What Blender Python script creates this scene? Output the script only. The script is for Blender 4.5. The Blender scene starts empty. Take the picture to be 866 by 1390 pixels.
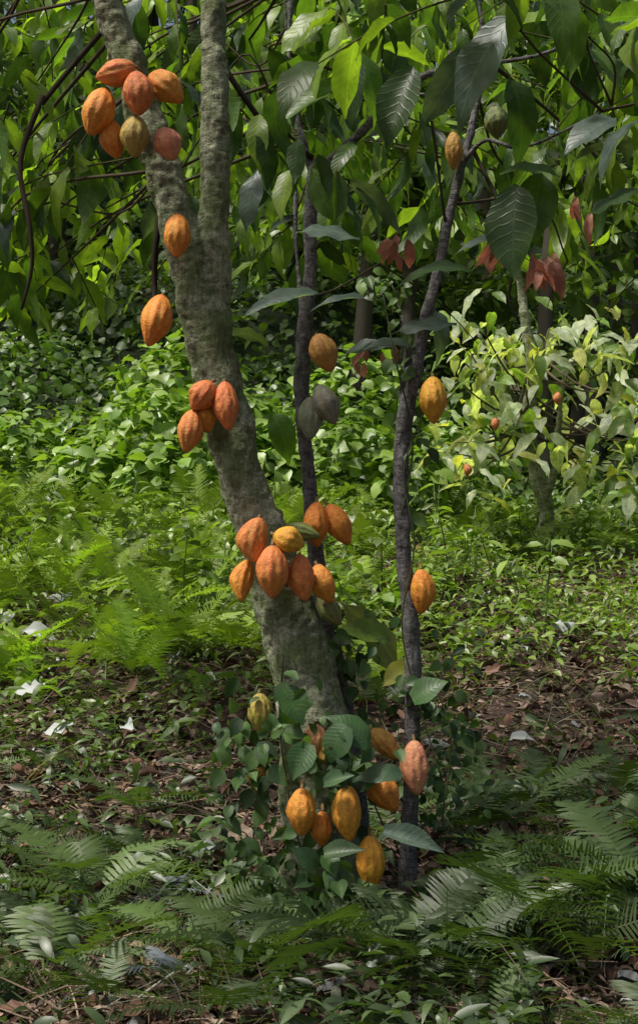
import bpy, math, random
import numpy as np
from mathutils import Vector, Matrix, Euler
rng=np.random.default_rng(7); random.seed(7)
S=bpy.context.scene
CY=-4.5; CZ=1.3; K=420.0
def W(u,v,y=0.0):
    f=(y-CY)/4.5
    return np.array([(u-433)/K*f, y, CZ-(v-695)/K*f])
# ---------------------------------------------------------------- noise / terrain
_T=rng.random((256,256))
def vn(x,y,s=0):
    x=np.asarray(x,float)+s*17.3+500; y=np.asarray(y,float)+s*9.1+500
    xi=np.floor(x).astype(int); yi=np.floor(y).astype(int); fx=x-xi; fy=y-yi
    fx=fx*fx*(3-2*fx); fy=fy*fy*(3-2*fy)
    a=_T[xi&255,yi&255]; b=_T[(xi+1)&255,yi&255]; c=_T[xi&255,(yi+1)&255]; d=_T[(xi+1)&255,(yi+1)&255]
    return (a*(1-fx)+b*fx)*(1-fy)+(c*(1-fx)+d*fx)*fy
def sm(x,a,b):
    t=np.clip((x-a)/(b-a),0,1); return t*t*(3-2*t)
def H(x,y):
    x=np.asarray(x,float); y=np.asarray(y,float)
    sl=.178-.055*sm(x,-.2,2.2)
    h=sl*np.clip(y,0,40)+0.02*np.clip(y,-10,0)
    yb=8.2+4.2*sm(x,-0.5,3.0)
    b=np.clip(y-yb,0,None)
    h=h+9.0*(1-np.exp(-(b*0.075)**1.3))
    h=h+0.22*(vn(x*0.8,y*0.8,1)-.5)*sm(np.abs(x)+np.abs(y),0.2,1.5)+0.07*(vn(x*3,y*3,2)-.5)+0.9*(vn(x*.35,y*.35,3)-.5)*sm(y,8,13)
    return h
# ---------------------------------------------------------------- mesh builders
def link(o,parent=None):
    S.collection.objects.link(o)
    if parent: o.parent=parent
    return o
def mesh_obj(name,V,Q,mat,uv=None,col=None,parent=None,smooth=True):
    me=bpy.data.meshes.new(name)
    V=np.asarray(V,np.float32); Q=np.asarray(Q,np.int32)
    me.vertices.add(len(V)); me.vertices.foreach_set('co',V.ravel())
    me.loops.add(Q.size); me.loops.foreach_set('vertex_index',Q.ravel())
    me.polygons.add(len(Q)); me.polygons.foreach_set('loop_start',np.arange(0,Q.size,4,dtype=np.int32))
    me.update(calc_edges=True)
    me.polygons.foreach_set('use_smooth',np.full(len(Q),smooth))
    if uv is not None:
        l=me.uv_layers.new(name='UVMap'); l.data.foreach_set('uv',np.asarray(uv,np.float32)[Q.ravel()].ravel())
    if col is not None:
        a=me.color_attributes.new('Col','FLOAT_COLOR','POINT')
        c=np.ones((len(V),4),np.float32); c[:,:3]=col; a.data.foreach_set('color',c.ravel())
    me.materials.append(mat)
    return link(bpy.data.objects.new(name,me),parent)
class Acc:
    def __init__(s): s.V=[];s.Q=[];s.U=[];s.C=[];s.n=0
    def add(s,V,Q,U,C):
        s.V.append(V);s.Q.append(Q+s.n);s.U.append(U);s.C.append(C);s.n+=len(V)
    def obj(s,name,mat,parent=None):
        return mesh_obj(name,np.concatenate(s.V),np.concatenate(s.Q),mat,np.concatenate(s.U),np.concatenate(s.C),parent)
def nrm(a): return a/np.maximum(np.linalg.norm(a,axis=-1,keepdims=True),1e-8)
def grid_q(nl,nc):
    i,j=np.meshgrid(np.arange(nl),np.arange(nc),indexing='ij'); a=(i*(nc+1)+j).ravel()
    return np.stack([a,a+1,a+nc+2,a+nc+1],1)
def leaf_t(nl,nw,hw,fold=.25,droop=.25,wave=0.0,tw=0.0,ph=0.0):
    t=np.linspace(0,1,nl+1); s=np.linspace(-1,1,2*nw+1)
    T,Sx=np.meshgrid(t,s,indexing='ij'); h=np.maximum(hw(T),0.004)
    Y=Sx*h; Z=fold*np.abs(Sx)*h-droop*T**2+wave*np.sin(T*16+ph+Sx*1.5)*np.abs(Sx)
    a=tw*T; Y2=Y*np.cos(a); Z2=Z+Y*np.sin(a)
    X=T-0.25*droop*T**3
    V=np.stack([X,Y2,Z2],-1).reshape(-1,3)
    U=np.stack([(Sx+1)/2,T],-1).reshape(-1,2)
    return V,grid_q(nl,2*nw),U
cac=lambda t:0.18*np.sin(np.pi*np.clip(t,0,1)**0.85)**0.8*(1-0.55*sm(t,.72,1.0))
ell=lambda t:0.24*np.sin(np.pi*t)**0.8
lan=lambda t:0.11*np.sin(np.pi*t**.8)
hea=lambda t:0.40*np.clip(np.sin(np.pi*(t*.86+.14)),0,1)**.85*(1-.5*sm(t,.5,1))
CAC=[leaf_t(9,2,cac,f,d,w,tw,p) for f,d,w,tw,p in [(.3,.3,.02,.2,0),(.15,.5,.03,-.4,1),(.5,.15,.02,.1,2),(.2,.7,.025,.5,3),(-.1,.35,.035,-.2,4)]]
CAL=[leaf_t(5,1,cac,f,d,0,tw,p) for f,d,tw,p in [(.3,.3,.2,0),(.15,.5,-.4,1),(.2,.7,.5,3)]]
DEAD=[leaf_t(6,2,cac,f,d,w,tw,p) for f,d,w,tw,p in [(.9,.3,.06,.8,0),(-.6,.2,.07,-.9,1),(.5,-.3,.08,.5,2),(1.3,.1,.05,0,3)]]
ELL=[leaf_t(3,1,ell,f,d) for f,d in [(.3,.3),(.1,.6),(.5,.1)]]
LAN=[leaf_t(4,1,lan,f,d) for f,d in [(.3,.4),(.1,.8),(.4,.1)]]
HEA=[leaf_t(6,2,hea,f,d,w) for f,d,w in [(.2,.3,.02),(.05,.5,.03),(.4,.15,.01)]]
HES=[leaf_t(4,1,hea,f,d) for f,d in [(.2,.3),(.05,.5)]]
BLA=[leaf_t(5,1,lambda t:0.011*(1-t)**.5+0*t,.2,d) for d in (.2,.6,1.1)]
def frond_t(n=24,droop=.45,wid=.2,curl=.25,bb=.30):
    Vs=[];Qs=[];Us=[];k=0
    def cx(t): return np.array([t-.2*droop*t**3,0,-droop*t*t])
    for i in range(n):
        t=.12+.88*i/n; w=wid*math.sin(math.pi*min(1,(t*.93+.07))**.8)**.7*(.9+.2*random.random())+.008; b=bb/n
        c=cx(t)
        for sgn in (-1,1):
            r=[]
            jz=random.uniform(-.2,.2); jx=random.uniform(.2,.42)
            for q,bw in ((0,.9),(.4,1),(.8,.55),(1,.06)):
                x=c[0]+w*jx*q; y=sgn*w*q; z=c[2]-curl*w*q*q+(.1+jz)*w*q
                r+= [[x-b*bw,y,z],[x+b*bw,y,z+.002]]
            Vs.append(np.array(r)); Us.append(np.array([[0,t],[1,t]]*4))
            Qs.append(np.array([[0,1,3,2],[2,3,5,4],[4,5,7,6]])+k); k+=8
    m=8
    r=[]
    for i in range(m+1):
        c=cx(i/m); r+=[[c[0],-.006*(1.2-i/m),c[2]],[c[0],.006*(1.2-i/m),c[2]+.002]]
    Vs.append(np.array(r)); Us.append(np.full((len(r),2),.5)); Qs.append(np.array([[2*i,2*i+1,2*i+3,2*i+2] for i in range(m)])+k)
    return np.concatenate(Vs),np.concatenate(Qs),np.concatenate(Us)
FER=[frond_t(24,.4,.19),frond_t(22,.7,.17,.5),frond_t(26,.25,.2,.1),frond_t(20,.9,.16,.4)]
def scatter(acc,temps,P,D,N,L,Wd,C):
    P=np.asarray(P,float).reshape(-1,3); n=len(P)
    if n==0: return
    D=nrm(np.asarray(D,float).reshape(-1,3)); N=np.asarray(N,float).reshape(-1,3)
    Z=nrm(N-D*np.sum(N*D,-1,keepdims=True)); Y=np.cross(Z,D)
    L=np.broadcast_to(L,(n,)); Wd=np.broadcast_to(Wd,(n,)); C=np.broadcast_to(C,(n,3))
    which=rng.integers(0,len(temps),n)
    for k,(V,Q,U) in enumerate(temps):
        ix=np.where(which==k)[0]
        if len(ix)==0: continue
        m=len(ix); l=L[ix,None,None]; w=Wd[ix,None,None]
        A=P[ix,None,:]+l*(V[None,:,0:1]*D[ix,None,:]+V[None,:,1:2]*w*Y[ix,None,:]+V[None,:,2:3]*Z[ix,None,:])
        q=(Q[None]+(np.arange(m)*len(V))[:,None,None]).reshape(-1,4)
        acc.add(A.reshape(-1,3),q,np.tile(U,(m,1)),np.repeat(C[ix],len(V),0))
def catmull(P,sub=6):
    P=np.asarray(P,float); Q=np.vstack([2*P[0]-P[1],P,2*P[-1]-P[-2]]); out=[]
    for i in range(1,len(Q)-2):
        for k in range(sub):
            t=k/sub; a,b,c,d=Q[i-1],Q[i],Q[i+1],Q[i+2]
            out.append(.5*((2*b)+(c-a)*t+(2*a-5*b+4*c-d)*t*t+(3*b-a-3*c+d)*t**3))
    out.append(Q[-2]); return np.array(out)
def tube(acc,pts,rad,seg=8,sub=5,col=(1,1,1),wob=0.0):
    A=catmull(np.column_stack([np.asarray(pts,float),rad]),sub)
    p=A[:,:3]; r=np.maximum(A[:,3],1e-4); n=len(p)
    p=np.vstack([p[0],p,p[-1]]); r=np.concatenate([[1e-4],r,[1e-4]])
    tg=nrm(np.gradient(A[:,:3],axis=0)); tg=np.vstack([tg[0],tg,tg[-1]])
    ref=np.array([.13,1,.07]) if abs(nrm(tg.mean(0)[None])[0][1])<.9 else np.array([1,0,.1])
    a=nrm(np.cross(tg,ref)); b=np.cross(tg,a)
    th=np.linspace(0,2*np.pi,seg+1)
    rr=r[:,None]*(1+wob*(vn(np.cos(th)[None,:]*1.3+np.arange(n+2)[:,None]*.35,np.sin(th)[None,:]*1.3,4)-.5))
    V=p[:,None,:]+rr[...,None]*(np.cos(th)[None,:,None]*a[:,None,:]+np.sin(th)[None,:,None]*b[:,None,:])
    U=np.stack(np.broadcast_arrays(th[None,:]/6.283,np.linspace(0,1,n+2)[:,None]),-1)
    acc.add(V.reshape(-1,3),grid_q(n+1,seg),U.reshape(-1,2),np.tile(np.array(col,float),(V.shape[0]*V.shape[1],1)))
# ---------------------------------------------------------------- materials
def newmat(name):
    m=bpy.data.materials.new(name); m.use_nodes=True; nt=m.node_tree; nt.nodes.clear()
    return m,nt,nt.nodes,nt.links
def nd(ns,t,**k):
    n=ns.new(t)
    for a,b in k.items(): setattr(n,a,b)
    return n
def mth(nt,op,a,b=None,c=None):
    n=nt.nodes.new('ShaderNodeMath'); n.operation=op
    for i,v in enumerate((a,b,c)):
        if v is None: continue
        if isinstance(v,(int,float)): n.inputs[i].default_value=v
        else: nt.links.new(v,n.inputs[i])
    return n.outputs[0]
def mixc(nt,fac,a,b,mode='MIX'):
    n=nt.nodes.new('ShaderNodeMix'); n.data_type='RGBA'; n.blend_type=mode
    for i,v in ((0,fac),(6,a),(7,b)):
        if isinstance(v,(int,float)): n.inputs[i].default_value=v
        elif isinstance(v,tuple): n.inputs[i].default_value=(*v,1)
        else: nt.links.new(v,n.inputs[i])
    return n.outputs[2]
def noise(nt,scale,detail=4,rough=.6,coord=None,dist=0):
    n=nt.nodes.new('ShaderNodeTexNoise'); n.inputs['Scale'].default_value=scale; n.inputs['Detail'].default_value=detail
    n.inputs['Roughness'].default_value=rough; n.inputs['Distortion'].default_value=dist
    if coord is None:
        g=nt.nodes.new('ShaderNodeNewGeometry'); coord=g.outputs['Position']
    nt.links.new(coord,n.inputs['Vector']); return n.outputs['Fac']
def ramp(nt,f,stops):
    r=nt.nodes.new('ShaderNodeValToRGB'); nt.links.new(f,r.inputs[0]); e=r.color_ramp.elements
    while len(e)<len(stops): e.new(.5)
    for i,(p,c) in enumerate(stops):
        e[i].position=p; e[i].color=(*c,1) if len(c)==3 else c
    return r.outputs[0]
def simple_mat(name,trans=.3,gl=.06,rough=.45,tint=(1.5,1.7,.45)):
    m,nt,ns,lk=newmat(name)
    at=nd(ns,'ShaderNodeAttribute',attribute_name='Col'); c=at.outputs['Color']
    d=nd(ns,'ShaderNodeBsdfDiffuse'); lk.new(c,d.inputs[0]); sh=d.outputs[0]
    if trans>0:
        tr=nd(ns,'ShaderNodeBsdfTranslucent'); lk.new(mixc(nt,1.0,c,tint,'MULTIPLY'),tr.inputs[0])
        mx=nd(ns,'ShaderNodeMixShader'); mx.inputs[0].default_value=trans; lk.new(sh,mx.inputs[1]); lk.new(tr.outputs[0],mx.inputs[2]); sh=mx.outputs[0]
    if gl>0:
        g=nd(ns,'ShaderNodeBsdfGlossy'); g.inputs['Roughness'].default_value=rough
        mx=nd(ns,'ShaderNodeMixShader'); mx.inputs[0].default_value=gl; lk.new(sh,mx.inputs[1]); lk.new(g.outputs[0],mx.inputs[2]); sh=mx.outputs[0]
    o=nd(ns,'ShaderNodeOutputMaterial'); lk.new(sh,o.inputs[0]); return m
def leaf_mat(name,trans=.35,rough=.45,spec=.4,veins=0,tint=(1.5,1.7,.45)):
    m,nt,ns,lk=newmat(name)
    at=nd(ns,'ShaderNodeAttribute',attribute_name='Col'); c=at.outputs['Color']
    p=nd(ns,'ShaderNodeBsdfPrincipled'); p.inputs['Roughness'].default_value=rough; p.inputs['Specular IOR Level'].default_value=spec
    nz=noise(nt,14,2)
    c=mixc(nt,1.0,c,ramp(nt,nz,[(.3,(.65,.7,.7)),(.7,(1.3,1.25,1.15))]),'MULTIPLY')
    if veins>0:
        tc=nd(ns,'ShaderNodeTexCoord'); sp=nd(ns,'ShaderNodeSeparateXYZ'); lk.new(tc.outputs['UV'],sp.inputs[0])
        s=mth(nt,'ABSOLUTE',mth(nt,'SUBTRACT',sp.outputs[0],.5)); t=mth(nt,'ADD',sp.outputs[1],mth(nt,'MULTIPLY',nz,.12))
        v=mth(nt,'SINE',mth(nt,'MULTIPLY',mth(nt,'SUBTRACT',mth(nt,'MULTIPLY',t,10.0),mth(nt,'MULTIPLY',s,3.6)),6.283))
        v=mth(nt,'POWER',mth(nt,'ABSOLUTE',mth(nt,'MULTIPLY_ADD',v,.5,.5)),12)
        mid=mth(nt,'LESS_THAN',s,.02)
        vv=mth(nt,'MAXIMUM',mth(nt,'MULTIPLY',v,.35),mth(nt,'MULTIPLY',mid,.8))
        c=mixc(nt,mth(nt,'MULTIPLY',vv,.55*veins),c,mixc(nt,1.0,c,(2.0,1.9,1.6),'MULTIPLY'))
        bl=ramp(nt,noise(nt,38,3,.7),[(.62,(0,0,0)),(.70,(1,1,1))])
        c=mixc(nt,mth(nt,'MULTIPLY',bl,.5),c,(.10,.075,.03))
        bp=nd(ns,'ShaderNodeBump'); bp.inputs['Strength'].default_value=.35; bp.inputs['Distance'].default_value=.005; lk.new(mth(nt,'MULTIPLY',vv,-1.0),bp.inputs['Height'])
        lk.new(bp.outputs[0],p.inputs['Normal'])
    lk.new(c,p.inputs['Base Color'])
    out=nd(ns,'ShaderNodeOutputMaterial')
    if trans>0:
        tr=nd(ns,'ShaderNodeBsdfTranslucent'); lk.new(mixc(nt,1.0,c,tint,'MULTIPLY'),tr.inputs[0])
        mx=nd(ns,'ShaderNodeMixShader'); mx.inputs[0].default_value=trans
        lk.new(p.outputs[0],mx.inputs[1]); lk.new(tr.outputs[0],mx.inputs[2]); lk.new(mx.outputs[0],out.inputs[0])
    else: lk.new(p.outputs[0],out.inputs[0])
    return m
M_cac=leaf_mat('cacao_leaf',.48,.4,.45,1,(1.8,1.95,.5))
M_red=leaf_mat('young_leaf',.3,.45,.4,.6,(1.3,.9,.7))
M_herb=simple_mat('herb_leaf',.33)
M_fern=simple_mat('fern_leaf',.33,.03,.5)
M_vine=leaf_mat('vine_leaf',.3,.42,.4,.7)
M_dead=simple_mat('dead_leaf',0,.03,.5)
M_wood=simple_mat('twig_bark',0,0)
def bark(name,base,dark,lichen,moss,sc=1.0,k1=.4,k3=.6,k4=.45):
    m,nt,ns,lk=newmat(name)
    g=nd(ns,'ShaderNodeNewGeometry'); mp=nd(ns,'ShaderNodeMapping'); lk.new(g.outputs['Position'],mp.inputs[0]); mp.inputs['Scale'].default_value=(1,1,2.6)
    mp2=nd(ns,'ShaderNodeMapping'); lk.new(g.outputs['Position'],mp2.inputs[0]); mp2.inputs['Scale'].default_value=(3,3,.6)
    n1=noise(nt,9*sc,6,.7); n2=noise(nt,24*sc,6,.7,mp.outputs[0],.6); n3=noise(nt,30*sc,5,.7,mp2.outputs[0]); n4=noise(nt,80*sc,3,.75); n5=noise(nt,4.0*sc,6,.75)
    c=ramp(nt,n2,[(.34,dark),(.47,base),(.64,lichen)])
    c=mixc(nt,ramp(nt,n1,[(.52,(0,0,0)),(.57,(.85,.85,.85))]),c,lichen)
    c=mixc(nt,mth(nt,'MULTIPLY',ramp(nt,n5,[(.47,(0,0,0)),(.55,(1,1,1))]),moss),c,(.12,.165,.055))
    c=mixc(nt,mth(nt,'MULTIPLY',ramp(nt,n1,[(.36,(1,1,1)),(.42,(0,0,0))]),k1),c,(.085,.06,.04))
    c=mixc(nt,k3,c,ramp(nt,n3,[(.36,(.42,.40,.37)),(.6,(1.25,1.25,1.2))]),'MULTIPLY')
    c=mixc(nt,mth(nt,'MULTIPLY',ramp(nt,n4,[(.57,(0,0,0)),(.64,(1,1,1))]),k4),c,(.05,.045,.03))
    p=nd(ns,'ShaderNodeBsdfPrincipled'); lk.new(c,p.inputs['Base Color']); p.inputs['Roughness'].default_value=.85; p.inputs['Specular IOR Level'].default_value=.2
    bp=nd(ns,'ShaderNodeBump'); bp.inputs['Strength'].default_value=.8; bp.inputs['Distance'].default_value=.012
    lk.new(mth(nt,'ADD',mth(nt,'ADD',n2,mth(nt,'MULTIPLY',n3,.8)),mth(nt,'MULTIPLY',n4,.5)),bp.inputs['Height']); lk.new(bp.outputs[0],p.inputs['Normal'])
    o=nd(ns,'ShaderNodeOutputMaterial'); lk.new(p.outputs[0],o.inputs[0]); return m
M_bark=bark('cacao_bark',(.215,.235,.15),(.10,.10,.066),(.36,.38,.275),.7)
M_bark2=bark('dark_bark',(.11,.105,.112),(.04,.036,.035),(.20,.195,.20),.12,1.6)
# soil
M_soil,nt,ns,lk=newmat('forest_soil')
n1=noise(nt,1.2,5,.6); n2=noise(nt,18,6,.75); n3=noise(nt,70,4,.7)
c=ramp(nt,n2,[(.3,(.02,.012,.008)),(.5,(.065,.036,.025)),(.7,(.14,.088,.062))])
c=mixc(nt,mth(nt,'MULTIPLY',ramp(nt,n1,[(.5,(0,0,0)),(.62,(1,1,1))]),.35),c,(.03,.04,.016))
c=mixc(nt,.6,c,ramp(nt,n3,[(.35,(.4,.4,.4)),(.65,(1.5,1.4,1.3))]),'MULTIPLY')
g=nd(ns,'ShaderNodeNewGeometry'); sx=nd(ns,'ShaderNodeSeparateXYZ'); lk.new(g.outputs['Position'],sx.inputs[0])
mr=nd(ns,'ShaderNodeMapRange'); lk.new(sx.outputs[1],mr.inputs[0]); mr.inputs[1].default_value=7; mr.inputs[2].default_value=10
c=mixc(nt,mr.outputs[0],c,mixc(nt,n2,(.008,.018,.005),(.035,.06,.015)))
p=nd(ns,'ShaderNodeBsdfPrincipled'); lk.new(c,p.inputs['Base Color']); p.inputs['Roughness'].default_value=.95
bp=nd(ns,'ShaderNodeBump'); bp.inputs['Strength'].default_value=1; bp.inputs['Distance'].default_value=.03; lk.new(mth(nt,'ADD',n2,mth(nt,'MULTIPLY',n3,.4)),bp.inputs['Height']); lk.new(bp.outputs[0],p.inputs['Normal'])
o=nd(ns,'ShaderNodeOutputMaterial'); lk.new(p.outputs[0],o.inputs[0])
# pod
M_pod,nt,ns,lk=newmat('cacao_pod_skin')
oi=nd(ns,'ShaderNodeObjectInfo'); tc=nd(ns,'ShaderNodeTexCoord')
mp=nd(ns,'ShaderNodeVectorMath',operation='ADD'); lk.new(tc.outputs['Object'],mp.inputs[0])
cv=nd(ns,'ShaderNodeCombineXYZ'); lk.new(mth(nt,'MULTIPLY',oi.outputs['Random'],50),cv.inputs[0]); lk.new(cv.outputs[0],mp.inputs[1]); PC=mp.outputs[0]
at=nd(ns,'ShaderNodeAttribute',attribute_name='Col'); sp=nd(ns,'ShaderNodeSeparateColor'); lk.new(at.outputs['Color'],sp.inputs[0])
n1=noise(nt,16,5,.6,PC); n2=noise(nt,70,5,.7,PC); n3=noise(nt,210,3,.6,PC)
c=oi.outputs['Color']
c=mixc(nt,ramp(nt,n1,[(.42,(0,0,0)),(.62,(.6,.6,.6))]),c,mixc(nt,1.0,c,(.97,.68,.95),'MULTIPLY'))
c=mixc(nt,mth(nt,'MULTIPLY',sp.outputs[0],.65),c,mixc(nt,.5,mixc(nt,1.0,c,(1.05,1.5,.9),'MULTIPLY'),(.46,.30,.045)))
c=mixc(nt,mth(nt,'MULTIPLY',sp.outputs[1],.8),c,(.12,.10,.045))
c=mixc(nt,.8,c,ramp(nt,n2,[(.3,(.62,.58,.55)),(.6,(1.15,1.15,1.15))]),'MULTIPLY')
c=mixc(nt,mth(nt,'MULTIPLY',ramp(nt,n2,[(.62,(0,0,0)),(.70,(1,1,1))]),.55),c,(.17,.09,.035))
p=nd(ns,'ShaderNodeBsdfPrincipled'); lk.new(c,p.inputs['Base Color']); p.inputs['Roughness'].default_value=.52; p.inputs['Specular IOR Level'].default_value=.35
bp=nd(ns,'ShaderNodeBump'); bp.inputs['Strength'].default_value=.9; bp.inputs['Distance'].default_value=.005; lk.new(mth(nt,'ADD',n2,mth(nt,'MULTIPLY',n3,.5)),bp.inputs['Height']); lk.new(bp.outputs[0],p.inputs['Normal'])
o=nd(ns,'ShaderNodeOutputMaterial'); lk.new(p.outputs[0],o.inputs[0])
# ---------------------------------------------------------------- ground
def axis(a,b,n,k):
    t=np.linspace(-1,1,n); s=np.sinh(t*k)/np.sinh(k); return np.where(s<0,s*a,s*b)
xs=axis(90,90,320,4.2); ys=axis(30,140,360,4.2)
Xg,Yg=np.meshgrid(xs,ys,indexing='ij')
mesh_obj('ground',np.stack([Xg,Yg,H(Xg,Yg)],-1).reshape(-1,3),grid_q(319,359)[:,::-1],M_soil)
# ---------------------------------------------------------------- trunks
def empty(name):
    e=bpy.data.objects.new(name,None); return link(e)
def pxl(lst,y0=0.0,k=1.0):
    pts=[];r=[]
    for e in lst:
        u,v,w=e[:3]; y=e[3] if len(e)>3 else y0
        pts.append(W(u,v,y)); r.append(k*w/2/K*((y-CY)/4.5))
    return np.array(pts),np.array(r)
def trunk_obj(name,tubes,mat,parent,voxel=.008,disp=.016,lumps=0,k=.9):
    a=Acc()
    for lst in tubes:
        p,r=pxl(lst,0,k); tube(a,p,r,20,7,wob=.3)
        if lumps:
            for _ in range(lumps):
                i=random.randrange(len(p)-1); f=random.random(); c=p[i]*(1-f)+p[i+1]*f; rr=r[i]*(1-f)+r[i+1]*f
                th=random.uniform(0,6.28); d=np.array([math.cos(th),math.sin(th),0.1])
                tube(a,[c+d*rr*.3,c+d*rr*.8,c+d*rr*1.15],[rr*.35,rr*.28,rr*.13],8,3)
    o=a.obj(name,mat,parent)
    m=o.modifiers.new('r','REMESH'); m.mode='VOXEL'; m.voxel_size=voxel; m.use_smooth_shade=True
    m=o.modifiers.new('s','SMOOTH'); m.factor=.5; m.iterations=5
    for sc,st in ((.09,disp),(.025,disp*.6)):
        t=bpy.data.textures.new('bt','CLOUDS'); t.noise_scale=sc; t.noise_depth=3
        m=o.modifiers.new('d','DISPLACE'); m.texture=t; m.strength=st; m.mid_level=.5; m.texture_coords='LOCAL'
    return o
T1=empty('cacao_tree'); T2=empty('cacao_tree')
main=[(452,1290,150),(446,1235,138),(434,1150,120),(430,1060,112),(424,970,108),(405,880,100),(378,790,90),(350,710,78),(322,620,74),(300,530,72),(282,450,74),(266,390,70),(245,310,62),(222,230,58),(196,160,56),(172,80,53),(148,5,51),(125,-80,46),(90,-220,34),(70,-330,20)]
strt=[(300,520,46),(290,440,56),(291,390,54),(292,300,48),(292,200,46),(292,100,42),(290,20,38),(292,-80,34),(300,-230,26),(300,-330,14)]
trunk_obj('trunk',[main,strt],M_bark,T1,voxel=.007,disp=.020,lumps=26,k=.86)
mid=[(490,1270,60,.12),(484,1150,50,.12),(474,1040,44,.13),(460,940,38,.14),(444,850,32,.16),(430,760,28,.17),(423,690,26,.18),(416,620,24,.18),(410,540,26,.18),(412,460,26,.18),(421,380,22,.18),(421,300,22,.18),(426,240,22,.18),(436,215,20,.18)]
midR=[(424,262,18,.18),(445,225,20,.18),(480,190,17,.15),(520,150,15,.12),(560,112,14,.1),(610,92,11,.08),(660,86,10,.05),(740,72,8,0),(840,28,6,-.05),(930,-40,3,-.1)]
midL=[(428,250,14,.18),(412,195,12,.2),(398,130,11,.22),(392,60,9,.24),(396,-40,8,.25),(380,-160,4,.25)]
midX=[(410,420,10,.2),(402,330,9,.22),(400,250,9,.24),(388,180,8,.26),(392,90,7,.28),(385,-20,5,.3)]
trunk_obj('middle_stem',[mid,midR,midL,midX],M_bark2,T1,.006,.009,lumps=2,k=.82)
rst=[(556,1260,38,-.02),(553,1200,32,-.02),(556,1100,28,-.02),(560,1000,26,-.02),(560,900,28,-.02),(557,840,28,-.02),(548,760,25,-.02),(545,690,28,-.02),(545,620,26,-.02),(549,570,28,-.02),(562,510,24,-.02),(578,430,21,0),(594,370,18,.02),(608,300,17,.04),(624,235,14,.06),(638,180,13,.08),(650,120,12,.1),(655,50,10,.1),(640,-60,8,.1),(620,-180,5,.1)]
rb1=[(552,560,20,-.02),(546,540,14,-.01),(550,480,9,0),(545,430,6,.05),(530,380,4,.08)]
rb2=[(632,215,10,.06),(660,190,8,0),(710,200,7,-.1),(790,165,6,-.2),(870,120,4,-.3)]
trunk_obj('stem',[rst,rb1,rb2],M_bark2,T2,.005,.007,lumps=2,k=.82)
# ---------------------------------------------------------------- canopy
tw=Acc(); lv=Acc(); rl=Acc()
limb_pts=np.concatenate([catmull(pxl(l)[0],6) for l in (main[13:],strt[4:],midR,midL,midX,rst[12:],rb2)])
G_dark=np.array([.034,.072,.018]); G_mid=np.array([.07,.135,.024]); G_lit=np.array([.14,.22,.03]); G_sheen=np.array([.065,.095,.085])  # backlight (G_lit) and sky reflection (bluish green) put into the leaf colour
mline=np.array([W(u,v) for u,v in ((378,790),(350,710),(300,530),(268,390),(245,310),(222,230),(172,80),(140,0))])
def near_trunk(p):
    x=np.interp(-p[:,2],-mline[:,2],mline[:,0])
    x2=(291-433)/K
    return ((np.abs(p[:,0]-x)<.25)|(np.abs(p[:,0]-x2)<.13)|((p[:,0]<x+.18)&(p[:,0]>x-.38)&(p[:,2]>2.25)))&(p[:,1]<.2)&(p[:,2]<2.9)
def zmin(x,y):
    d=(y+4.5)/4.5
    u=433+x*K/d
    v=np.interp(u,[-100,0,120,200,330,430,560,640,760,900],[480,460,490,350,430,400,400,420,370,400])
    return CZ-(v-695)/K*d
def twig(anchor,n,l0,ln,spread,colf,connect=True,tm=None,chk=True,src=None):
    lp=limb_pts if src is None else src
    i=np.argmin(np.linalg.norm(lp-anchor+np.array([0,0,.15]),axis=1)); s=lp[i]
    if connect and (anchor[1]>.2 or anchor[0]>.2 or anchor[2]>2.9):
        m=(s+anchor)/2+rng.normal(0,.08,3)+np.array([0,0,.07])
        r=.004+.0018*np.linalg.norm(s-anchor)
        tube(tw,[s,m,anchor],[r,r*.75,.003],6,4,(.07,.06,.042))
    a=rng.uniform(0,6.283); out=nrm((anchor-s)[None])[0]*.8
    d=nrm(np.array([math.cos(a)+out[0],math.sin(a)+out[1],rng.uniform(-.5,.15)])[None])[0]
    T=np.linspace(0,1,n); pts=anchor+d*(T*ln)[:,None]+np.array([0,0,-.25*ln])*(T**2)[:,None]
    side=nrm(np.cross(d,[0,0,1])[None])[0]
    sg=np.where(np.arange(n)%2==0,1,-1)[:,None]
    D=d*.55+sg*side*rng.uniform(.5,1,(n,1))+np.array([0,0,-1])*rng.uniform(.1,spread,(n,1))+rng.normal(0,.15,(n,3))
    N=np.array([0,0,1])+rng.normal(0,.35,(n,3))-0.3*D
    L=rng.uniform(*l0,n); D=nrm(D)
    tip=pts+D*L[:,None]*.9; mid_=pts+D*L[:,None]*.5
    ok=~near_trunk(tip)&~near_trunk(mid_)&~near_trunk(pts)&(np.linalg.norm(tip-np.array([0,CY,CZ]),axis=1)>2.0)
    if chk: ok&=(tip[:,2]-.1*L>zmin(tip[:,0],tip[:,1]))
    if not near_trunk(pts).any(): tube(tw,pts[[0,n//2,n-1]],[.004,.003,.0015],5,4,(.07,.07,.03))
    C=colf(n)
    scatter(lv,tm or CAC,pts[ok],D[ok],N[ok],L[ok],rng.uniform(.85,1.25,ok.sum()),C[ok])
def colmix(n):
    k=rng.random((n,1)); base=np.where(k<.34,G_dark,np.where(k<.62,G_mid,np.where(k<.9,G_lit,G_sheen)))
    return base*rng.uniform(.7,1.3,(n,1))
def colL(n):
    k=rng.random((n,1)); return np.where(k<.2,G_mid,np.where(k<.7,G_lit,G_lit*1.5))*rng.uniform(.8,1.3,(n,1))  # brighter greens paint in the glow of backlit leaves
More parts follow.
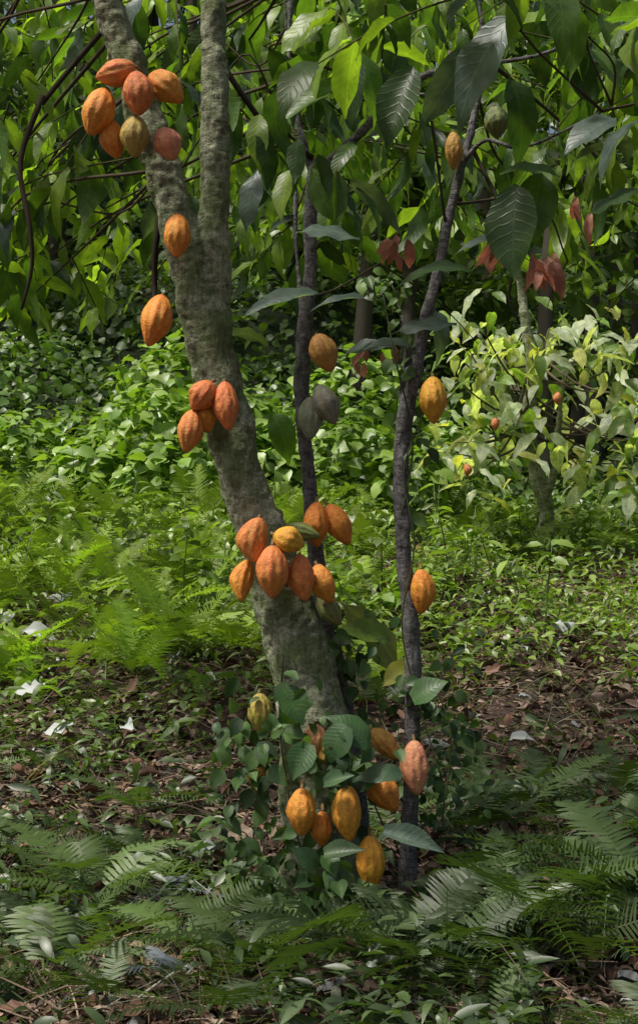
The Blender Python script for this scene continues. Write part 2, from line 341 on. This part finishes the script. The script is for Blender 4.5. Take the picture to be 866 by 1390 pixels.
for q in range(100):
    y=rng.uniform(-.7,2.3)
    u=rng.uniform(-120,980); v=rng.uniform(-60,370)
    if 300<u<420 and v>280: v-=150
    twig(W(u,v,y),rng.integers(7,12),(.13,.26),rng.uniform(.4,.8),1.6,colmix,q%2==0)
for q in range(40):
    y=rng.uniform(.3,2.8); twig(W(rng.uniform(-80,225),rng.uniform(110,410),y),9,(.11,.21),.6,1.3,colL,q%3==0)
for q in range(16):  # extra crown twigs, mostly above the frame, added to shade the foreground
    a=np.array([rng.uniform(-2.2,2.4),rng.uniform(-.3,2.2),rng.uniform(3.1,3.9)])
    twig(a,9,(.2,.32),.7,1.2,colmix,connect=q%2==0)
for q in range(34):   # unseen twigs added above the frame to dapple and shade the foreground
    a=np.array([rng.uniform(-3.2,.4),rng.uniform(-2.8,-.3),rng.uniform(3.5,4.3)])
    twig(a,9,(.2,.32),.7,1.2,colmix,connect=q%3==0,tm=CAL)
HL=[((432,398),(330,415),-.15,G_sheen*1.5,.9),((500,405),(425,398),.05,G_sheen*1.2,.7),((488,325),(415,288),-.2,G_sheen*1.6,1.1),((700,20),(588,120),-.5,G_sheen*1.5,1.1),
((640,60),(590,150),-.45,G_sheen*1.2,1.1),((835,160),(765,185),-.5,G_sheen*1.5,1.4),((866,165),(790,190),-.4,G_sheen*1.5,1.2),((350,230),(322,300),-.1,G_sheen*1.3,1.0),
((690,105),(745,190),-.4,G_dark*1.1,1.2),((700,250),(690,370),-.5,G_dark,1.5),((735,235),(715,330),-.4,G_mid*.9,1.4),((620,440),(540,425),-.1,G_sheen*1.4,.8),((365,470),(325,430),.2,G_lit*.9,1.3),
((530,870),(478,830),.05,G_lit*1.1,1.6),((545,920),(500,800),.1,np.array([.22,.24,.03]),1.5),((565,900),(520,925),.0,np.array([.22,.23,.025]),1.6),((560,470),(500,455),-.1,G_sheen*1.2,1.0),
((640,370),(560,330),-.3,G_dark,1.3),((690,330),(640,300),-.3,G_sheen,1.2),((370,560),(400,610),.3,G_mid*1.2,1.5),((590,420),(620,470),.1,G_sheen*1.3,1.0),((470,480),(520,455),.1,G_sheen*1.2,1.4),
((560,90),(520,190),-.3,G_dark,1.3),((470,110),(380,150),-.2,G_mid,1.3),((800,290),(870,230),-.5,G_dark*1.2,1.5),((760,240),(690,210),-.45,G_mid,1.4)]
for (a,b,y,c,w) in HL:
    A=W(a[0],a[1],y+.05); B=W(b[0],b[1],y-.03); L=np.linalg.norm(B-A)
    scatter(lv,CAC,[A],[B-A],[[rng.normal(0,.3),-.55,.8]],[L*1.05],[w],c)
for (u,v,y,n) in ((530,322,-.1,7),(672,325,0,7),(727,350,-.1,10),(500,480,1.2,6),(780,275,.3,4)):
    for _ in range(n):
        A=W(u+rng.normal(0,12),v+rng.normal(0,8),y+rng.normal(0,.05))
        scatter(rl,CAC,[A],[[rng.normal(0,.35),rng.normal(0,.3),-1]],[[rng.normal(0,.6),-1,.2]],[rng.uniform(.07,.13)],[.9],np.array([.44,.21,.16])*rng.uniform(.6,1.15))
rl.obj('young_leaves',M_red,T1)
# neighbouring cacao crowns further up the slope
nb=[(-2.6,5.2),(-.6,6.2),(1.2,5.0),(3.0,5.8),(-1.8,8.0),(2.2,8.6)]
for (x0,y0) in nb:
    z0=float(H(x0,y0)); st=np.array([[x0,y0,z0+h] for h in np.linspace(2.6,4.6,8)])
    for q in range(17):
        a=np.array([x0+rng.normal(0,.9),y0+rng.normal(0,.8),z0+rng.uniform(2.7,5.0)])
        dd=a[1]-CY
        if 695-(a[2]-CZ-.25)*K*4.5/dd>395: continue
        twig(a,12,(.16,.30),.9,1.5,colL,q%3==0,CAL,False,st)
lv.obj('crown_leaves',M_cac,T1)
tube(tw,*pxl([(58,130,9,.2),(28,220,8,.15),(40,300,7,.1),(44,360,6,.1),(30,420,4,.1)]),6,4,(.04,.034,.025))
tube(tw,*pxl([(150,30,9,.3),(90,100,8,.25),(58,140,8,.2)]),6,4,(.04,.034,.025))
tube(tw,*pxl([(230,250,13,.1),(212,330,9,.08),(210,400,8,.08),(206,425,4,-.06)]),6,4,(.03,.025,.02))
tube(tw,*pxl([(285,60,9,.1),(330,130,8,.12),(370,180,8,.15),(425,215,8,.18)]),6,4,(.04,.034,.025))
tube(tw,*pxl([(640,200,6,.1),(700,330,5,0),(690,400,4,0),(705,440,3,0)]),6,4,(.04,.034,.025))
tw.obj('twigs',M_wood,T1)
# ---------------------------------------------------------------- pods
def pod(center,length,width,ang,tilt,color,stalk=True):
    nt_,ns_=26,60; a=Acc()
    t=np.linspace(0,1,nt_+1); th=np.linspace(0,2*np.pi,ns_+1)
    prof=np.sin(np.pi*np.clip(t,0,1)**.98)**.56*(1-.24*sm(t,.5,1.0)); prof[0]=.05; prof[-1]=.02
    fade=np.sin(np.pi*t)**.6
    rd=.04*np.cos(10*th)+.02*np.cos(5*th+.3)
    R=prof[:,None]*(1+fade[:,None]*rd[None])*width/2
    ph=rng.uniform(0,9)
    R=R*(1+.045*(vn(np.cos(th)[None]*3+t[:,None]*9,np.sin(th)[None]*3+ph,5)-.5)*2)
    bend=(.06*rng.normal())*length*np.sin(np.pi*t)
    X=R*np.cos(th)[None]+bend[:,None]; Y=R*np.sin(th)[None]; Z=np.broadcast_to(((.5-t)*length)[:,None],X.shape)
    gro=np.clip(-rd/.04,0,1)[None]*fade[:,None]; end=np.broadcast_to((.7*sm(t,.95,1)+1-sm(t,0,.05))[:,None],X.shape)
    C=np.stack([gro,end,0*gro],-1).reshape(-1,3)
    U=np.stack(np.broadcast_arrays(th[None],t[:,None]),-1).reshape(-1,2)
    c0,s0=math.cos(ph),math.sin(ph); X,Y=X*c0-Y*s0,X*s0+Y*c0
    a.add(np.stack([X,Y,Z],-1).reshape(-1,3),grid_q(nt_,ns_)[:,::-1],U,C)
    if stalk: tube(a,[(0,0,length*.48),(0,.012,length*.53),(0,.05,length*.57)],[.006,.005,.006],8,3,(0,1.1,0))
    o=a.obj('cacao_pod',M_pod); o.location=center
    o.rotation_euler=(Matrix.Rotation(-ang,3,'Y')@Matrix.Rotation(tilt,3,'X')).to_euler()
    o.color=(*color,1); return o
OR=(.74,.28,.04); RO=(.68,.22,.06); PK=(.72,.31,.17); YE=(.78,.40,.04); YG=(.40,.33,.07); GR=(.20,.25,.17); BR=(.48,.26,.06); DG=(.14,.20,.06)
PODS=[(158,98,56,37,-75,-.17,RO),(133,152,68,44,-18,-.17,OR),(187,127,62,42,5,-.21,RO),(226,120,62,40,48,-.15,OR),(184,186,58,38,0,-.19,YG),(155,189,54,34,12,-.15,OR),(227,196,48,38,25,-.16,PK),
(241,320,62,37,0,-.17,OR),(211,435,74,41,-14,-.13,OR),
(275,537,46,38,-35,-.16,RO),(308,551,68,34,6,-.16,RO),(258,585,60,35,-10,-.15,RO),(280,566,42,30,10,-.12,OR),
(440,479,56,38,22,.08,BR),(421,568,60,34,0,.08,GR),(443,549,58,36,24,.06,GR),(588,543,64,37,2,-.08,YE),
(349,733,62,42,-5,-.19,RO),(392,733,44,36,70,-.21,YE),(370,776,72,44,0,-.22,RO),(333,788,58,32,-10,-.15,OR),(411,784,64,37,8,-.18,RO),(440,792,56,34,22,-.12,OR),(430,712,62,34,0,.02,OR),(459,712,62,34,28,.04,OR),(410,722,50,24,75,-.08,DG),(447,828,50,30,35,-.05,DG),
(571,803,62,34,0,-.08,OR),(564,1042,74,38,3,-.09,PK),
(410,1102,64,39,0,-.30,OR),(473,1104,76,41,3,-.30,OR),(438,1125,48,30,0,-.25,OR),(503,1172,76,39,2,-.28,YE),(523,1073,62,42,30,-.2,OR),(456,1022,54,42,15,-.18,BR),(428,1003,42,30,0,-.18,PK),(521,1010,52,30,40,-.06,BR),(354,968,54,34,5,-.12,YG),(352,1052,50,32,0,-.16,BR),
(673,166,44,34,5,-.12,(.16,.24,.09)),(615,205,52,24,0,.02,BR)]
for (u,v,l,w,an,y,c) in PODS:
    f=(y-CY)/4.5/K
    j=rng.uniform(.88,1.05); c=tuple(np.clip(np.array(c)*np.array([j,j*rng.uniform(.85,1.15),j]),0,1))
    pod(W(u,v,y),l*f*1.02,w*f*1.0,math.radians(an),rng.uniform(-.25,.1),c)
# ---------------------------------------------------------------- right background tree
T3=empty('cacao_tree')
yb=7.4
trunk_obj('trunk',[[(752,775,46,yb),(742,720,30,yb),(738,680,26,yb),(722,620,24,yb),(718,560,22,yb),(722,500,20,yb),(712,430,16,yb),(700,350,10,yb)],[(735,690,16,yb),(752,640,12,yb-.1),(757,580,10,yb-.2),(765,500,7,yb-.3)],[(715,580,14,yb),(690,530,10,yb-.2),(665,480,8,yb-.3),(640,440,6,yb-.3)]],M_bark,T3,.02,.03)
l3=Acc(); w3=Acc()
for _ in range(86):
    u=rng.uniform(605,930); v=rng.uniform(435,650)
    if abs(u-738)<40 and v>580: continue
    y=yb+rng.uniform(-1.3,1.0); a=W(u,v,y); m=7
    th=rng.uniform(0,6.28,m); D=np.stack([np.cos(th),np.sin(th),rng.uniform(-.9,.1,m)],-1)
    k=rng.random((m,1)); C=np.where(k<.55,[[.46,.52,.38]],np.where(k<.85,[[.17,.27,.07]],[[.45,.46,.15]]))*rng.uniform(.65,1.2,(m,1))  # whitish leaves: strong daylight painted into the leaf colour
    scatter(l3,CAC,a+rng.normal(0,.12,(m,3)),D,np.array([0,-.3,1])+rng.normal(0,.3,(m,3)),rng.uniform(.15,.30,m),1.15,C)
    b=W(720,rng.uniform(470,600),yb)
    if _%2: tube(w3,[b,(a+b)/2+[0,0,-.1],a],[.014,.010,.005],5,3,(.12,.10,.07))
l3.obj('crown_leaves',M_cac,T3); w3.obj('branches',M_wood,T3)
for (u,v) in ((757,541),(672,576),(633,638)):
    y=yb-1.35; f=(y-CY)/4.5/K
    pod(W(u,v,y),18*f,11*f,0,0,(.5,.17,.06))
# ---------------------------------------------------------------- undergrowth
def hwid(y): return .229*(y-CY)*1.3+.6
def gpts(n,y0,y1,pw=1.0):
    y=y0+(y1-y0)*rng.random(n)**pw; x=rng.uniform(-1,1,n)*hwid(y); return x,y
def rdir(n,zl,zh):
    th=rng.uniform(0,6.283,n); return np.stack([np.cos(th),np.sin(th),rng.uniform(zl,zh,n)],-1)
def up(n,s): return np.array([0,0,1])+rng.normal(0,s,(n,3))
def lerpc(n,a,b,j=.25): 
    k=rng.random((n,1)); return (np.array(a)*(1-k)+np.array(b)*k)*rng.uniform(1-j,1+j,(n,1))
notbase=lambda x,y:(np.hypot(x-.02,y)>.22)
A=Acc(); x,y=gpts(4200,-1.9,6.5,1.4); n=len(x); z=H(x,y)+rng.uniform(.0,.07,n)
k=rng.random((n,1)); C=np.where(k<.5,[[.16,.09,.06]],np.where(k<.77,[[.25,.19,.14]],np.where(k<.92,[[.08,.042,.03]],[[.33,.35,.34]])))*rng.uniform(.5,1.3,(n,1))
scatter(A,DEAD,np.stack([x,y,z],-1),rdir(n,-.15,.35),up(n,.45),rng.uniform(.05,.15,n)*(.75+.25*sm(y,-.5,1)),rng.uniform(.8,1.3,n),C)
x,y=gpts(28000,-1.9,6.5,1.3); n=len(x); z=H(x,y)+rng.uniform(0,.06,n)
scatter(A,ELL,np.stack([x,y,z],-1),rdir(n,-.2,.5),up(n,.6),rng.uniform(.02,.065,n),rng.uniform(.3,1.4,n),lerpc(n,[.07,.038,.026],[.29,.21,.15],.5))
for (u,v,yy,L) in ((22,822,3.2,.22),(30,872,2.9,.2),(118,868,2.9,.2),(240,925,2.2,.15),(60,930,2.4,.16),(780,820,3.5,.16),(100,800,3.6,.15),(690,1000,1.6,.12),(170,990,1.6,.13),(60,1010,1.5,.14),(290,1010,1.3,.12),(20,960,2.0,.15),(270,850,2.9,.16),(300,1180,.2,.11),(640,960,1.8,.12)):
    p=W(u,v,yy); p[2]=float(H(p[0],yy))+.12
    scatter(A,DEAD,[p],[[rng.normal(0,1),-.3,.1]],[[rng.normal(0,.2),-.6,1]],[L],[1.4],np.array([.36,.39,.37]))
A.obj('leaf_litter',M_dead)
A=Acc()
x,y=gpts(2100,-1.9,6,1.4)
for xi,yi in zip(x,y):
    L=rng.uniform(.06,.42); th=rng.uniform(0,6.28); z=float(H(xi,yi))+.03
    d=np.array([math.cos(th),math.sin(th),rng.uniform(-.05,.3)])*L; p=np.array([xi,yi,z])
    g=rng.uniform(.4,1.6); tube(A,[p,p+d*.5+rng.normal(0,.02,3),p+d],[.003,.0026,.0014],4,2,(.22*g,.165*g,.12*g))
A.obj('fallen_twigs',M_wood)
A=Acc()
x,y=gpts(50000,-1.9,9.5,1.12); g=vn(x*1.3,y*1.3,6)*.5+vn(x*5,y*5,7)*.5
near=1-sm(y,2.0,3.6); thr=.66*near+.43*(1-near)+.03*sm(x,.1,1.0)*(1-sm(y,5,7))
ok=(g>thr-.16*rng.random(len(x)))&notbase(x,y); x=x[ok];y=y[ok];g=g[ok];n=len(x)
hh=(.03+.16*rng.random(n)**1.5)*(1+2.4*sm(y,2,5)*(g-.2)); z=H(x,y)+hh
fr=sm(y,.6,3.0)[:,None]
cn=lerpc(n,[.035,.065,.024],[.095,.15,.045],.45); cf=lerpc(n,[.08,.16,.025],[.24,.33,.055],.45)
C=cn*(1-fr)+cf*fr  # nearer plants darker: canopy shade put into their colour
L=rng.uniform(.025,.075,n)*(1+.35*sm(y,3,8))
half=rng.random(n)<.4
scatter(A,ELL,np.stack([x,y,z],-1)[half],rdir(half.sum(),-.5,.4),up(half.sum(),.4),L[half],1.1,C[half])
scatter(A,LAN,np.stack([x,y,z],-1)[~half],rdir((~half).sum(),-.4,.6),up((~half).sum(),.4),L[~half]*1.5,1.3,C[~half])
A.obj('low_plants',M_herb)
A=Acc(); x,y=gpts(22000,-1.9,9,1.15); ok=notbase(x,y)&(vn(x*1.1,y*1.1,12)>.25); x=x[ok];y=y[ok]; n=len(x)
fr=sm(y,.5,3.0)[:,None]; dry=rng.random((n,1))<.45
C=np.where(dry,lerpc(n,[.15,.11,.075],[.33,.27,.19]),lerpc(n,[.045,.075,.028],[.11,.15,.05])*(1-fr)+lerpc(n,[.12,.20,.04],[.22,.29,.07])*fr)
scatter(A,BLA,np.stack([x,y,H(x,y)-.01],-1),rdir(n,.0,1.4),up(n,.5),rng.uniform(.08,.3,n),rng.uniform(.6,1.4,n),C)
A.obj('grass',M_herb)
# ferns
A=Acc()
def fern(x,y,n,L,c,el=(.5,1.3),tm=FER,lift=.02):
    th=rng.uniform(0,6.28)+np.arange(n)*6.283/n+rng.normal(0,.3,n)
    D=np.stack([np.cos(th),np.sin(th),rng.uniform(*el,n)],-1); P=np.tile([x,y,float(H(x,y))+lift],(n,1))
    N=np.array([0,0,1.0])+rng.normal(0,.2,(n,3))
    scatter(A,tm,P,D,N,L*rng.uniform(.65,1.2,n),1.0,np.array(c)*rng.uniform(.6,1.3,(n,1)))
cnt=0
while cnt<400:
    y=2.2+6.8*rng.random(); x=rng.uniform(-1,1)*hwid(y)
    pr=(1-sm(x,-.5,.6))*.95+.05+.45*sm(y,6,8)
    if rng.random()>pr: continue
    b=rng.uniform(.7,1.3)
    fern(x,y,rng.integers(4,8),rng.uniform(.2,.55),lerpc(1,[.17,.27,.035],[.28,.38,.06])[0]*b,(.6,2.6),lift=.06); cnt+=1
for _ in range(54):
    yy=rng.uniform(-1.3,2.2); xx=rng.uniform(-1,1)*hwid(yy)
    if np.hypot(xx-.1,yy)<.45: continue
    fern(xx,yy,rng.integers(4,8),rng.uniform(.2,.42),lerpc(1,[.05,.085,.03],[.10,.16,.045])[0],(.35,1.2),lift=.08)
for (u,v,yy,L) in ((100,1080,.1,.45),(190,1060,.3,.4),(640,1240,-.6,.45),(560,1270,-.7,.4),(720,1230,-.5,.45),(860,1150,-.3,.5),(330,1270,-.6,.34),(60,1290,-.8,.42),(820,1200,-.4,.45),(610,1280,-.75,.42),(130,1130,-.1,.45),(780,1290,-.7,.4),(250,1240,-.5,.35),(690,1180,-.2,.4)):
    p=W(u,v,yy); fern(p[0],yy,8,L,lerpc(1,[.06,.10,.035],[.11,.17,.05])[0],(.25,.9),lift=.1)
for (u,yy) in ((230,-.1),(215,-.85),(300,-.3)):
    p=W(u,1100,yy); fern(p[0],yy,3,.3,[.19,.22,.25],(.05,.3),lift=.12)
A.obj('ferns',M_fern)
# tall broad-leaved herbs on the slope
A=Acc()
for _ in range(190):
    y=rng.uniform(3.0,8.5); x=rng.uniform(-1,.45)*hwid(y); z=float(H(x,y)); h=rng.uniform(.2,.65); m=rng.integers(7,14)
    lean=rng.normal(0,.15,2); tube(A,[(x,y,z),(x+lean[0]*.5,y+lean[1]*.5,z+h*.6),(x+lean[0],y+lean[1],z+h)],[.006,.004,.002],4,2,(.12,.17,.05))
    T=rng.uniform(.3,1,m); P=np.stack([x+lean[0]*T**2,y+lean[1]*T**2,z+h*T],-1); b=rng.uniform(.5,1.25)
    scatter(A,ELL,P,rdir(m,-.3,.6),up(m,.25),rng.uniform(.06,.15,m),rng.uniform(.8,1.3,m),lerpc(m,[.11,.20,.03],[.24,.35,.06])*b)
A.obj('leafy_herbs',M_herb)
# vines at the base and climbing
def vine_cluster(A,pts_,r,n,ls,cols,tm=HEA):
    pts_=np.asarray(pts_); c=catmull(pts_,8); i=rng.integers(0,len(c),n); P=c[i]+rng.normal(0,r,(n,3))*np.array([1,.6,1])
    D=rdir(n,-1.6,-.1); D[:,1]-=.4
    scatter(A,tm,P,D,np.array([0,-.9,.7])+rng.normal(0,.4,(n,3)),rng.uniform(*ls,n),rng.uniform(.65,.95,n),lerpc(n,*cols,.45))
A=Acc(); vc=([.035,.08,.026],[.095,.17,.055])
vine_cluster(A,[W(350,960,-.16),W(345,1060,-.2),W(350,1180,-.22),W(370,1230,-.25)],.06,150,(.03,.085),vc)
vine_cluster(A,[W(400,930,-.16),W(440,1010,-.25),W(470,1030,-.25),W(500,1040,-.2)],.05,56,(.035,.085),vc)
vine_cluster(A,[W(430,1190,-.3),W(450,1215,-.32),W(470,1245,-.3)],.05,60,(.035,.085),vc)
vine_cluster(A,[W(360,1150,-.2),W(400,1180,-.22),W(440,1060,-.24),W(500,1130,-.24)],.055,46,(.035,.07),vc)
vine_cluster(A,[W(560,930,-.05),W(590,960,-.03),W(600,1040,0),W(590,1100,0)],.04,80,(.025,.055),vc)
vine_cluster(A,[W(560,720,0),W(562,620,0),W(548,520,0),W(540,420,.0),W(500,380,.0)],.03,80,(.025,.065),([.07,.13,.04],[.12,.20,.05]))
vine_cluster(A,[W(450,900,.05),W(480,880,.05),W(520,980,.1)],.06,50,(.03,.08),vc)
vine_cluster(A,[W(600,880,.3),W(620,980,.25),W(640,1120,.2)],.07,80,(.025,.06),vc)
for (a,b,y,w,c) in (((500,1010),(462,965),-.32,.8,[.05,.11,.04]),((470,985),(440,1030),-.34,.9,[.06,.12,.05]),((520,1130),(600,1150),-.36,.45,[.10,.15,.12]),((545,1050),(485,1042),-.3,.55,[.05,.1,.05]),
    ((440,1160),(490,1150),-.36,.6,[.07,.12,.06]),((430,1180),(405,1150),-.36,.8,[.05,.1,.04]),((450,1180),(480,1220),-.36,.8,[.07,.12,.06]),((560,950),(598,920),-.12,.9,[.06,.13,.04]),((385,935),(412,980),-.2,.9,[.06,.13,.04]),((420,1010),(397,1055),-.3,.9,[.05,.11,.04]),((440,1065),(475,1050),-.34,.7,[.07,.13,.06])):
    P=W(*a,y); Q=W(*b,y-.04); scatter(A,HEA,[P],[Q-P],[[0,-.8,.8]],[np.linalg.norm(Q-P)*1.1],[w],np.array(c))
for path in ([(350,930),(330,1000),(345,1090),(340,1200)],[(400,900),(420,960),(470,1010),(520,1120)],[(575,560),(548,640),(562,740),(545,850),(570,960),(600,1060)],[(590,930),(612,1000),(600,1110)],[(385,890),(380,990),(400,1120),(430,1220)],[(545,700),(560,600),(535,480),(520,400)]):
    tube(A,[W(u,v,-.12+rng.uniform(-.05,.05)) if u<545 else W(u,v,-.06) for u,v in path],[.003]*len(path),5,6,(.08,.10,.04))
A.obj('climbing_vine',M_vine)
# hillside creeper mounds
A=Acc()
def clump(c,r,n,ls,c1,c2,tm=HES,flat=.7,hang=.5):
    d=nrm(rng.normal(0,1,(n,3))); d[:,2]=np.abs(d[:,2])*1.0-.15; d=nrm(d)
    P=np.asarray(c)+d*np.array([r,r,r*flat])*(.72+.35*rng.random((n,1)))
    D=rdir(n,-1.0,.2)+d*hang; N=d+np.array([0,0,.7])+rng.normal(0,.35,(n,3))
    scatter(A,tm,P,D,N,rng.uniform(*ls,n),1.0,lerpc(n,c1,c2))
for _ in range(165):
    y=rng.uniform(8.5,17); x=rng.uniform(-1,1)*hwid(y)
    if x>1.0 and y<10.5: continue
    z=float(H(x,y)); r=rng.uniform(.3,.85)*(1+.03*(y-6)); b=rng.uniform(.55,1.35)
    clump((x,y,z),r,int(115*r/.5),(.06,.15),np.array([.08,.16,.03])*b,np.array([.17,.27,.05])*b)
x,y=gpts(16000,7.5,19,1.0); n=len(x)
scatter(A,HES,np.stack([x,y,H(x,y)+rng.uniform(0,.25,n)],-1),rdir(n,-.7,.2),up(n,.5)+np.array([0,-.5,0]),rng.uniform(.07,.15,n),1,lerpc(n,[.07,.14,.03],[.16,.26,.045]))
for (u,v,y,r) in ((240,540,8.2,.55),(205,600,7.4,.5),(300,590,8.0,.55),(120,660,7.2,.4),(480,560,8.6,.6),(470,630,7.8,.45),(620,640,9.0,.5),(360,640,7.6,.4),(30,640,7.8,.5),(560,660,7.4,.35),(230,660,7.0,.45)):
    p=W(u,v,y); p[2]=max(p[2],float(H(p[0],y)))
    clump(p,r,int(480*r),(.08,.19),[.13,.24,.035],[.25,.37,.065],HEA,1.0)
A.obj('creeper_undergrowth',M_herb)
# forest trees behind
A=Acc(); B=Acc()
for q in range(36):
    y=rng.uniform(10.5,22); x=(-1+2*((q*.618)%1))*hwid(y); z=float(H(x,y)); h=rng.uniform(3.5,6.5)
    tube(B,[(x,y,z-.3),(x+rng.normal(0,.2),y,z+h*.5),(x+rng.normal(0,.5),y,z+h)],[.12,.08,.04],8,4,(.10,.09,.07),.3)
    for k in range(rng.integers(8,13)):
        c=(x+rng.normal(0,1.1),y+rng.normal(0,1.0),z+h*rng.uniform(.2,1.1)); r=rng.uniform(.4,.85); b=rng.uniform(.5,1.6)
        clump(c,r,int(80*r/.5),(.16,.34),np.array([.06,.11,.02])*b,np.array([.16,.25,.035])*b,LAN if k%3==0 else ELL,.6)
A.obj('forest_foliage',M_herb); B.obj('forest_trunks',M_wood)
# ---------------------------------------------------------------- light, camera
w=bpy.data.worlds.new('World'); S.world=w; w.use_nodes=True; nt=w.node_tree
bg=nt.nodes['Background']; sk=nt.nodes.new('ShaderNodeTexSky'); sk.sky_type='NISHITA'; sk.sun_disc=False
EL,AZ=62,-112
sk.sun_elevation=math.radians(EL); sk.sun_rotation=math.radians(AZ); sk.dust_density=7; sk.air_density=1.0; sk.ozone_density=.4
nt.links.new(sk.outputs[0],bg.inputs[0]); bg.inputs[1].default_value=.11
d=Vector((math.sin(math.radians(AZ))*math.cos(math.radians(EL)),math.cos(math.radians(AZ))*math.cos(math.radians(EL)),math.sin(math.radians(EL))))
sl=bpy.data.lights.new('sun','SUN'); sl.energy=4.8; sl.angle=math.radians(7); sl.color=(1,.955,.88)
so=link(bpy.data.objects.new('sun',sl)); so.rotation_euler=d.to_track_quat('Z','Y').to_euler()
cam=bpy.data.cameras.new('camera'); co=link(bpy.data.objects.new('camera',cam)); co.location=(0,CY,CZ); co.rotation_euler=(math.radians(90),0,0)
cam.sensor_fit='VERTICAL'; cam.sensor_height=36; cam.lens=36*4.5/(1390/K); cam.clip_end=500; cam.clip_start=.05
S.camera=co
S.view_settings.view_transform='Standard'; S.view_settings.look='None'; S.view_settings.exposure=0
